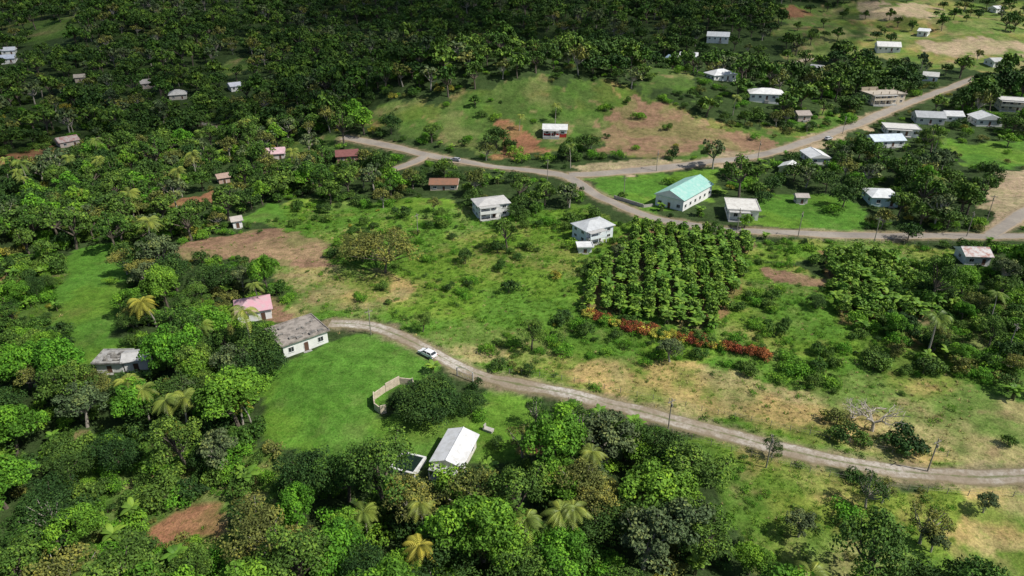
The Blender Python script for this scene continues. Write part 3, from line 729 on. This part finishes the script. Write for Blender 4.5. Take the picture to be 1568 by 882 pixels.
# ------------------------------------------------------------------ cars
def car(name, u, v, ang, body):
    x, y = sv(u, v); z = float(H(x, y))+.1
    e = bpy.data.objects.new(name, None); COL.objects.link(e); e.location = (x, y, z); e.rotation_euler = (0, 0, ang)
    pm = cmat('car_paint_'+name, body, var=.03, rough=.25, spec=.6)
    side = [(-2.15,.35),(-2.2,.75),(-2.1,.98),(-1.2,1.02),(1.0,1.0),(1.95,.86),(2.2,.68),(2.2,.35)]
    def prism(prof, w0, w1, nm, mats, mi=0):
        mb = MB(); n = len(prof); zs = [p[1] for p in prof]; z0, z1 = min(zs), max(zs)
        V = [(p[0], s*(w0+(w1-w0)*(p[1]-z0)/(z1-z0)), p[1]) for s in (-1, 1) for p in prof]
        F = [tuple(range(n))[::-1], tuple(range(n, 2*n))]+[(i, (i+1) % n, n+(i+1) % n, n+i) for i in range(n)]
        mb.add(V, F, mi); o = mb.build(nm, mats); child(o, e)
        b = o.modifiers.new('b', 'BEVEL'); b.width = .06; b.segments = 2; return o
    prism(side, .86, .84, 'body', [pm])
    prism([(-1.95,.97),(-1.5,1.42),(.35,1.42),(1.15,.97)], .80, .64, 'glasshouse', [GLASS])
    prism([(-1.55,1.40),(-1.45,1.47),(.28,1.47),(.42,1.40)], .68, .62, 'roof', [pm])
    mb = MB()
    for s in (-1, 1):
        for (xa, za), (xb, zb) in (((-1.97,.98),(-1.5,1.43)), ((1.17,.98),(.36,1.43)), ((-.45,.98),(-.45,1.43))):
            mb.tube([(xa, s*.79, za), (xb, s*.655, zb)], [.045, .045], 5)
    child(mb.build('pillars', [pm]), e)
    mb = MB()
    for xx in (-1.35, 1.35):
        for s in (-1, 1):
            mb.tube([(xx, s*.68, .32), (xx, s*.88, .32)], [.32, .32], 14, 0); mb.tube([(xx, s*.86, .32), (xx, s*.9, .32)], [.19, .19], 10, 1); mb.tube([(xx, s*.88, .32), (xx, s*.68, .32)], [.32, .32], 14, 0)
    child(mb.build('wheels', [cmat('tyre', (.02,.02,.02)), cmat('hub', (.4,.4,.4))]), e)
    mb = MB()
    for s in (-1, 1):
        mb.box(2.12, 2.22, s*.62-.16, s*.62+.16, .62, .76, 0); mb.box(-2.22, -2.1, s*.66-.14, s*.66+.14, .7, .86, 1)
    mb.box(2.1, 2.23, -.35, .35, .45, .6, 2); mb.box(.95, 1.05, -.98, -.82, .98, 1.1, 2); mb.box(.95, 1.05, .82, .98, .98, 1.1, 2)
    child(mb.build('lights_and_mirrors', [cmat('headlight', (.8,.8,.8)), cmat('taillight', (.4,.02,.02)), GLASS]), e)
def heading(u1, v1, u2, v2): a = sv(u1, v1); b = sv(u2, v2); return math.atan2(b[1]-a[1], b[0]-a[0])
car('parked_car', 655, 545, heading(700,556,640,524), (.78,.78,.78))
car('silver_car', 697, 247, heading(720,249,680,243), (.4,.4,.42))
car('white_car', 1268, 214, heading(1240,216,1300,196), (.55,.55,.55))

# ------------------------------------------------------------------ vegetation placement
HS = np.array(HOUSES)
KV = np.array([0, .5, .92, .85, .94, .9, .6, .98, .35, .1, .85, .7])
DENS = np.array([1.0, .12, .012, .03, .02, .02, .06, 0, .34, .36, .02, .015])
def near_house(x, y, mar):
    m = np.zeros(x.shape, bool)
    for hx, hy, hr in HS: m |= np.hypot(x-hx, y-hy) < hr+mar
    return m
def view_ok(x, y, h, strength=1., cr=0.):
    """keep tall crowns clear of fields, houses and roads lying just behind them"""
    ok = np.ones(x.shape, bool); z = H(x, y); k = h/(CH-z-h)
    for fr in (.35, .7, 1.0):
        qx, qy = x*(1+k*fr), y*(1+k*fr)
        c = classify(qx, qy); ok &= ~(rng.random(x.shape) < KV[c]*strength*(.75 if fr < 1 else .45))
        ok &= ~(roaddist(qx, qy) < (.8 if fr < 1 else -.5))
    for fr in np.linspace(.12, .8, 8):
        ok &= ~near_house(x*(1+k*fr), y*(1+k*fr), (.3 if fr < .5 else -1.2)+cr)
    return ok
def jitter(y0, y1, s, kx=.71, m=32):
    ys = np.arange(y0, y1, s); X = []; Y = []
    for yy in ys:
        w = kx*yy+m; xs = np.arange(-w, w, s); X.append(xs+rng.uniform(-.48, .48, len(xs))*s); Y.append(np.full(len(xs), yy)+rng.uniform(-.48, .48, len(xs))*s)
    return np.concatenate(X), np.concatenate(Y)
def place_trees(y0, y1, sp, lod, hmul):
    x, y = jitter(y0, y1, sp); c = classify(x, y)
    gap = fbm(x, y, 24, 63, 3)
    dn = DENS[c]*np.where(c == 0, np.clip(.62+(gap-.42)*3.2, .35, 1), 1)
    m = rng.random(len(x)) < dn; m &= ~near_house(x, y, 3.2); m &= roaddist(x, y) > 2.5
    x, y, c = x[m], y[m], c[m]
    s = rng.uniform(.6, 1.2, len(x))*hmul*(1+.15*(y < 105)); s = np.where(c == 0, s, s*.7)
    ok = view_ok(x, y, 8.5*s, 1., 1.8 if lod == 'n' else 0); x, y, s, c = x[ok], y[ok], s[ok], c[ok]
    t = fbm(x, y, 40, 91, 2)*.5+rng.random(len(x))*.5
    names = ['mango', 'breadfruit', 'cedar', 'olive', 'grey']
    edges = [.34, .50, .70, .84, 9] if lod != 'f' else [.42, .56, .74, .84, 9]
    lo = 0; r = rng.random(len(x)); u = (t*.6+r*.4-.2)/.6
    for nmk, ed in zip(names, edges):
        k = (u >= lo if lo else np.ones(len(u), bool)) & (u < ed); lo = ed
        nm = {'mango': 'mango_trees', 'breadfruit': 'breadfruit_trees', 'cedar': 'cedar_trees', 'olive': 'logwood_trees', 'grey': 'trumpet_trees'}[nmk]
        scatter_kind(nm, nmk+lod, x[k], y[k], s[k])
    return x, y
place_trees(58, 165, 5.9, 'n', .95)
place_trees(165, 320, 6.8, 'm', 1.0)
place_trees(320, 750, 9.2, 'f', 1.2)

x, y = jitter(60, 330, 16); c = classify(x, y); m = np.isin(c, (0, 9)) & (rng.random(len(x)) < .4) & ~near_house(x, y, 2.5) & (roaddist(x, y) > 2.5); x, y = x[m], y[m]
ok = view_ok(x, y, 9*np.ones(len(x)), .8, 1.5); x, y = x[ok], y[ok]; yl = rng.random(len(x)) < .25
scatter_kind('coconut_palms', 'palm', x[~yl], y[~yl], rng.uniform(.8, 1.25, (~yl).sum()))
scatter_kind('yellow_coconut_palms', 'palmy', x[yl], y[yl], rng.uniform(.8, 1.2, yl.sum()))

def bushes(y0, y1, sp, dens, smul):
    x, y = jitter(y0, y1, sp, m=22); c = classify(x, y)
    g = sst(fbm(x, y, 14, 17, 3), .42, .6)
    D = np.array(dens)[c]*np.where(np.isin(c, (1, 6, 3)), .15+1.5*g, 1)
    m = (rng.random(len(x)) < D) & ~near_house(x, y, .8) & (roaddist(x, y) > 1.3)
    x, y, c = x[m], y[m], c[m]; s = rng.uniform(.45, 1.3, len(x))**1.3*smul; s = np.where(np.isin(c, (1, 3, 6, 2)), s*.85, s)
    ok = view_ok(x, y, 2.4*s, .35); x, y, c, s = x[ok], y[ok], c[ok], s[ok]
    r = rng.random(len(x)); b = fbm(x, y, 30, 71, 2)
    keys = [('bushn', 'green_bushes', 0, .34), ('bushb', 'bright_bushes', .34, .64), ('bushd', 'dark_bushes', .64, .82), ('busho', 'olive_bushes', .82, .965), ('bushy', 'yellow_bushes', .965, 1.01)]
    u = np.clip(r*.75+(b-.5)*.9+.12, 0, 1)
    for k, nm, a, bb in keys:
        q = (u >= a) & (u < bb) if a else (u < bb)
        if bb > 1: q = u >= a
        scatter_kind(nm, k, x[q], y[q], s[q])
bushes(56, 200, 2.8, [.55, .32, .01, .06, .01, 0, .12, 0, .2, .75, .05, .035], .98)
bushes(200, 400, 4.4, [.42, .46, .02, .14, .08, .02, .13, 0, .3, .7, .1, .03], 1.2)

x, y = jitter(60, 300, 6.5); c = classify(x, y); m = np.isin(c, (0, 9)) & (rng.random(len(x)) < np.where(c == 9, .45, .16)) & ~near_house(x, y, 1.5) & (roaddist(x, y) > 2)
scatter_kind('banana_plants', 'banana', x[m], y[m], rng.uniform(.9, 1.4, m.sum()))

def rows(poly, ang, rs, ps, nm, key, s0):
    c = poly.mean(0); ca, sa = math.cos(ang), math.sin(ang); X = []; Y = []
    for i in np.arange(-60, 60, rs):
        for j in np.arange(-60, 60, ps):
            a = i+rng.normal()*.22+math.sin(j*.12+i)*.25; b = j+rng.normal()*.3; X.append(c[0]+a*ca-b*sa); Y.append(c[1]+a*sa+b*ca)
    X = np.array(X); Y = np.array(Y); m = inpoly(X, Y, poly) & (rng.random(len(X)) < .95) & (roaddist(X, Y) > 2) & ~near_house(X, Y, 1); X, Y = X[m], Y[m]
    q = rng.random(len(X)) < .6; s = rng.uniform(.75, 1.3, len(X))*s0
    scatter_kind(nm, key, X[q], Y[q], s[q]); scatter_kind(nm, 'banana', X[~q], Y[~q], s[~q])
PB = [p for c, p in Z_ if c == 7]
rows(PB[0], -.16, 3.5, 1.15, 'banana_plantation', 'crop', 1.1)
rows(PB[1], .1, 3.5, 1.2, 'banana_plantation', 'crop', 1.15)
hl = smooth_line(svl([(900,484),(935,496),(1000,512),(1060,524),(1110,534),(1172,546)]), .8)
for pas in range(3):
    q = hl+rng.normal(size=hl.shape)*.8; f = vnoise(np.arange(len(hl))*.25, np.zeros(len(hl)), 19)+rng.normal(size=len(hl))*.22 > .52
    keep = rng.random(len(hl)) < .75
    scatter_kind('red_croton_hedge', 'cr', q[f & keep, 0], q[f & keep, 1], rng.uniform(.7, 1.3, (f & keep).sum())); scatter_kind('yellow_croton_hedge', 'cy', q[~f & keep, 0], q[~f & keep, 1], rng.uniform(.7, 1.25, (~f & keep).sum()))
    g = rng.random(len(hl)) < .12; scatter_kind('green_bushes', 'bushn', q[g, 0], q[g, 1]+1.6, rng.uniform(.5, .9, g.sum()))

x, y = jitter(60, 215, 1.05, m=12); c = classify(x, y); d = dryness(x, y)
dn = np.array([.03, .8, .14, .55, .05, .03, .5, .25, .4, .6, .05, .7])[c]
m = (rng.random(len(x)) < dn) & (roaddist(x, y) > .3) & ~near_house(x, y, -1); x, y, c, d = x[m], y[m], c[m], d[m]
dry = rng.random(len(x)) < np.where(c == 3, .5+.3*d, np.where(c == 2, .03, .05+.3*d)); s = rng.uniform(.5, 1.5, len(x))*np.where(c == 2, .5, 1)
w = (~dry) & (rng.random(len(x)) < .13) & (c != 2); g = (~dry) & ~w
scatter_kind('grass', 'tg', x[g], y[g], s[g]); scatter_kind('dry_grass', 'td', x[dry], y[dry], s[dry]); scatter_kind('weeds', 'weed', x[w], y[w], s[w]*.8)

def tree(key, u, v, s=1., sz=None, vi=None):
    o, h, cr = random.choice(P[key]) if vi is None else P[key][vi]
    x, y = sv(u, v); n = bpy.data.objects.new(o.name.split('.')[0], o.data); COL.objects.link(n)
    n.location = (x, y, float(H(x, y))-.1); n.rotation_euler = (0, 0, random.uniform(0, 6.28)); n.scale = (s, s, s*(sz or 1))
for a in [('mangon', 640, 640, .95, .8), ('mangon', 675, 640, .95, .8), ('mangon', 665, 620, .95, .8), ('mangon', 722, 632, .6), ('bushb', 735, 640, .8),
          ('sparse', 822, 655, .8), ('sparse', 885, 682, 1.05), ('sparse', 800, 700, .9), ('grey'+'n', 860, 670, .6), ('breadfruitn', 985, 722, .72), ('breadfruitn', 1000, 700, .6),
          ('breadfruitn', 735, 862, 1.2), ('breadfruitn', 700, 855, .95), ('breadfruitn', 860, 900, .95), ('breadfruitn', 780, 880, .95), ('greyn', 1040, 850, 1.15), ('greyn', 985, 870, 1.1), ('cedarn', 1075, 870, .9), ('mangon', 1000, 830, .9),
          ('oliven', 890, 775, 1.0), ('oliven', 910, 800, .9), ('palm', 875, 845, .95), ('palm', 905, 750, .8), ('palm', 800, 860, .9), ('palm', 850, 855, .95), ('palm', 650, 830, .8), ('breadfruitn', 1145, 880, .6),
          ('greyn', 1222, 822, .55), ('sparse', 1325, 778, .85), ('sparse', 1408, 832, .95), ('greyn', 1425, 845, .5), ('greyn', 1505, 785, .45), ('sparse', 1350, 770, .6),
          ('bushd', 1390, 690, 1.6), ('bushd', 1375, 685, 1.3), ('bushd', 1290, 675, 1.2), ('bushn', 1318, 680, 1.0), ('busho', 1280, 650, 1.4), ('bare', 1335, 660, .95), ('bare', 1305, 640, .55), ('sparse', 1180, 700, .55),
          ('guango', 590, 418, 1.15), ('guango', 555, 400, .8), ('guango', 175, 350, 1.0), ('mangom', 760, 228, 1.1), ('mangom', 900, 232, .9), ('mangom', 870, 246, .9), ('oliven', 905, 230, .8),
          ('palm', 210, 640, 1.), ('palm', 232, 655, .9), ('palmy', 240, 500, 1.1), ('palmy', 228, 498, .9), ('palm', 318, 545, 1.0), ('palm', 400, 480, .85), ('palm', 290, 665, 1.0), ('palmy', 372, 650, 1.0), ('palm', 265, 670, .9), ('palmy', 385, 648, .8),
          ('palm', 1415, 300, .9), ('palm', 1430, 310, .9), ('palm', 850, 190, .9), ('palm', 795, 200, .8), ('mangom', 1215, 278, .9), ('mangom', 1290, 318, .9), ('mangom', 1390, 368, .7), ('mangom', 1310, 300, .8),
          ('mangom', 1450, 350, .9), ('cedarm', 1480, 330, 1.0), ('cedarm', 1500, 310, 1.0), ('mangom', 1430, 260, 1.0), ('cedarm', 1090, 368, .6), ('mangom', 790, 335, .6), ('greyn', 945, 395, .45), ('breadfruitm', 1140, 350, .5),
          ('mangom', 1540, 145, 1.1), ('mangon', 365, 600, .9), ('cedarn', 300, 590, 1.0), ('cedarn', 270, 570, .95), ('mangon', 330, 560, .9), ('mangon', 350, 640, .8), ('oliven', 350, 530, .6),
          ('oliven', 60, 600, .9), ('oliven', 210, 500, .7), ('oliven', 225, 440, 1.0), ('oliven', 195, 420, .9), ('greyn', 340, 720, .9), ('sparse', 90, 840, 1.2)]:
    tree(*a)

# ------------------------------------------------------------------ light, sky, cloud, camera
EL = math.radians(50); AZ = math.radians(110)
S = Vector((math.cos(EL)*math.sin(AZ), math.cos(EL)*math.cos(AZ), math.sin(EL)))
sl = bpy.data.lights.new('sun', 'SUN'); sl.energy = 5.0; sl.angle = math.radians(.5); sl.color = (1, .965, .90)
so = bpy.data.objects.new('sun', sl); COL.objects.link(so); so.rotation_euler = S.to_track_quat('Z', 'Y').to_euler(); so.location = (300, -100, 400)
w = bpy.data.worlds.new('World'); scene.world = w; w.use_nodes = True; nt = w.node_tree
sk = nt.nodes.new('ShaderNodeTexSky'); sk.sky_type = 'NISHITA'; sk.sun_disc = False; sk.sun_elevation = EL; sk.sun_rotation = AZ
bg = nt.nodes['Background']; bg.inputs['Strength'].default_value = .105; nt.links.new(sk.outputs[0], bg.inputs[0])
m, nt, b = newmat('cloud_vapour'); b.inputs['Base Color'].default_value = (.85,.86,.88,1); b.inputs['Roughness'].default_value = 1
tp = N(nt, 'ShaderNodeBsdfTransparent'); mx = N(nt, 'ShaderNodeMixShader'); mx.inputs[0].default_value = .30
nt.links.new(tp.outputs[0], mx.inputs[1]); nt.links.new(b.outputs[0], mx.inputs[2]); nt.links.new(mx.outputs[0], nt.nodes['Material Output'].inputs[0])
import bmesh
def cloud(px, py, rx, ry, sd):
    bm = bmesh.new(); alt = 420
    bmesh.ops.create_icosphere(bm, subdivisions=6, radius=1)
    for v in bm.verts:
        d = v.co.copy(); q = float(fbm(d.x*3+sd, d.y*3+d.z*2, 1, 4, 4))-.5
        k = 1+1.1*q; v.co = Vector((d.x*rx*k, d.y*ry*k, (d.z if d.z > 0 else d.z*.3)*55*(1+1.3*q)))
    me = bpy.data.meshes.new('cloud'); bm.to_mesh(me); bm.free(); me.materials.append(m)
    o = bpy.data.objects.new('cloud', me); COL.objects.link(o); o.location = (px+S.x/S.z*alt, py+S.y/S.z*alt, alt)
cloud(-380, 560, 340, 230, 1)
cloud(60, 640, 230, 130, 7)

cam = bpy.data.cameras.new('camera'); co = bpy.data.objects.new('camera', cam); COL.objects.link(co)
co.location = (0, 0, CH); co.rotation_euler = (math.radians(90)-PITCH, 0, 0)
cam.sensor_width = 36; cam.lens = 36*FL/1568; cam.clip_start = 1; cam.clip_end = 8000
scene.camera = co
scene.view_settings.view_transform = 'Standard'; scene.view_settings.look = 'None'; scene.view_settings.exposure = 0
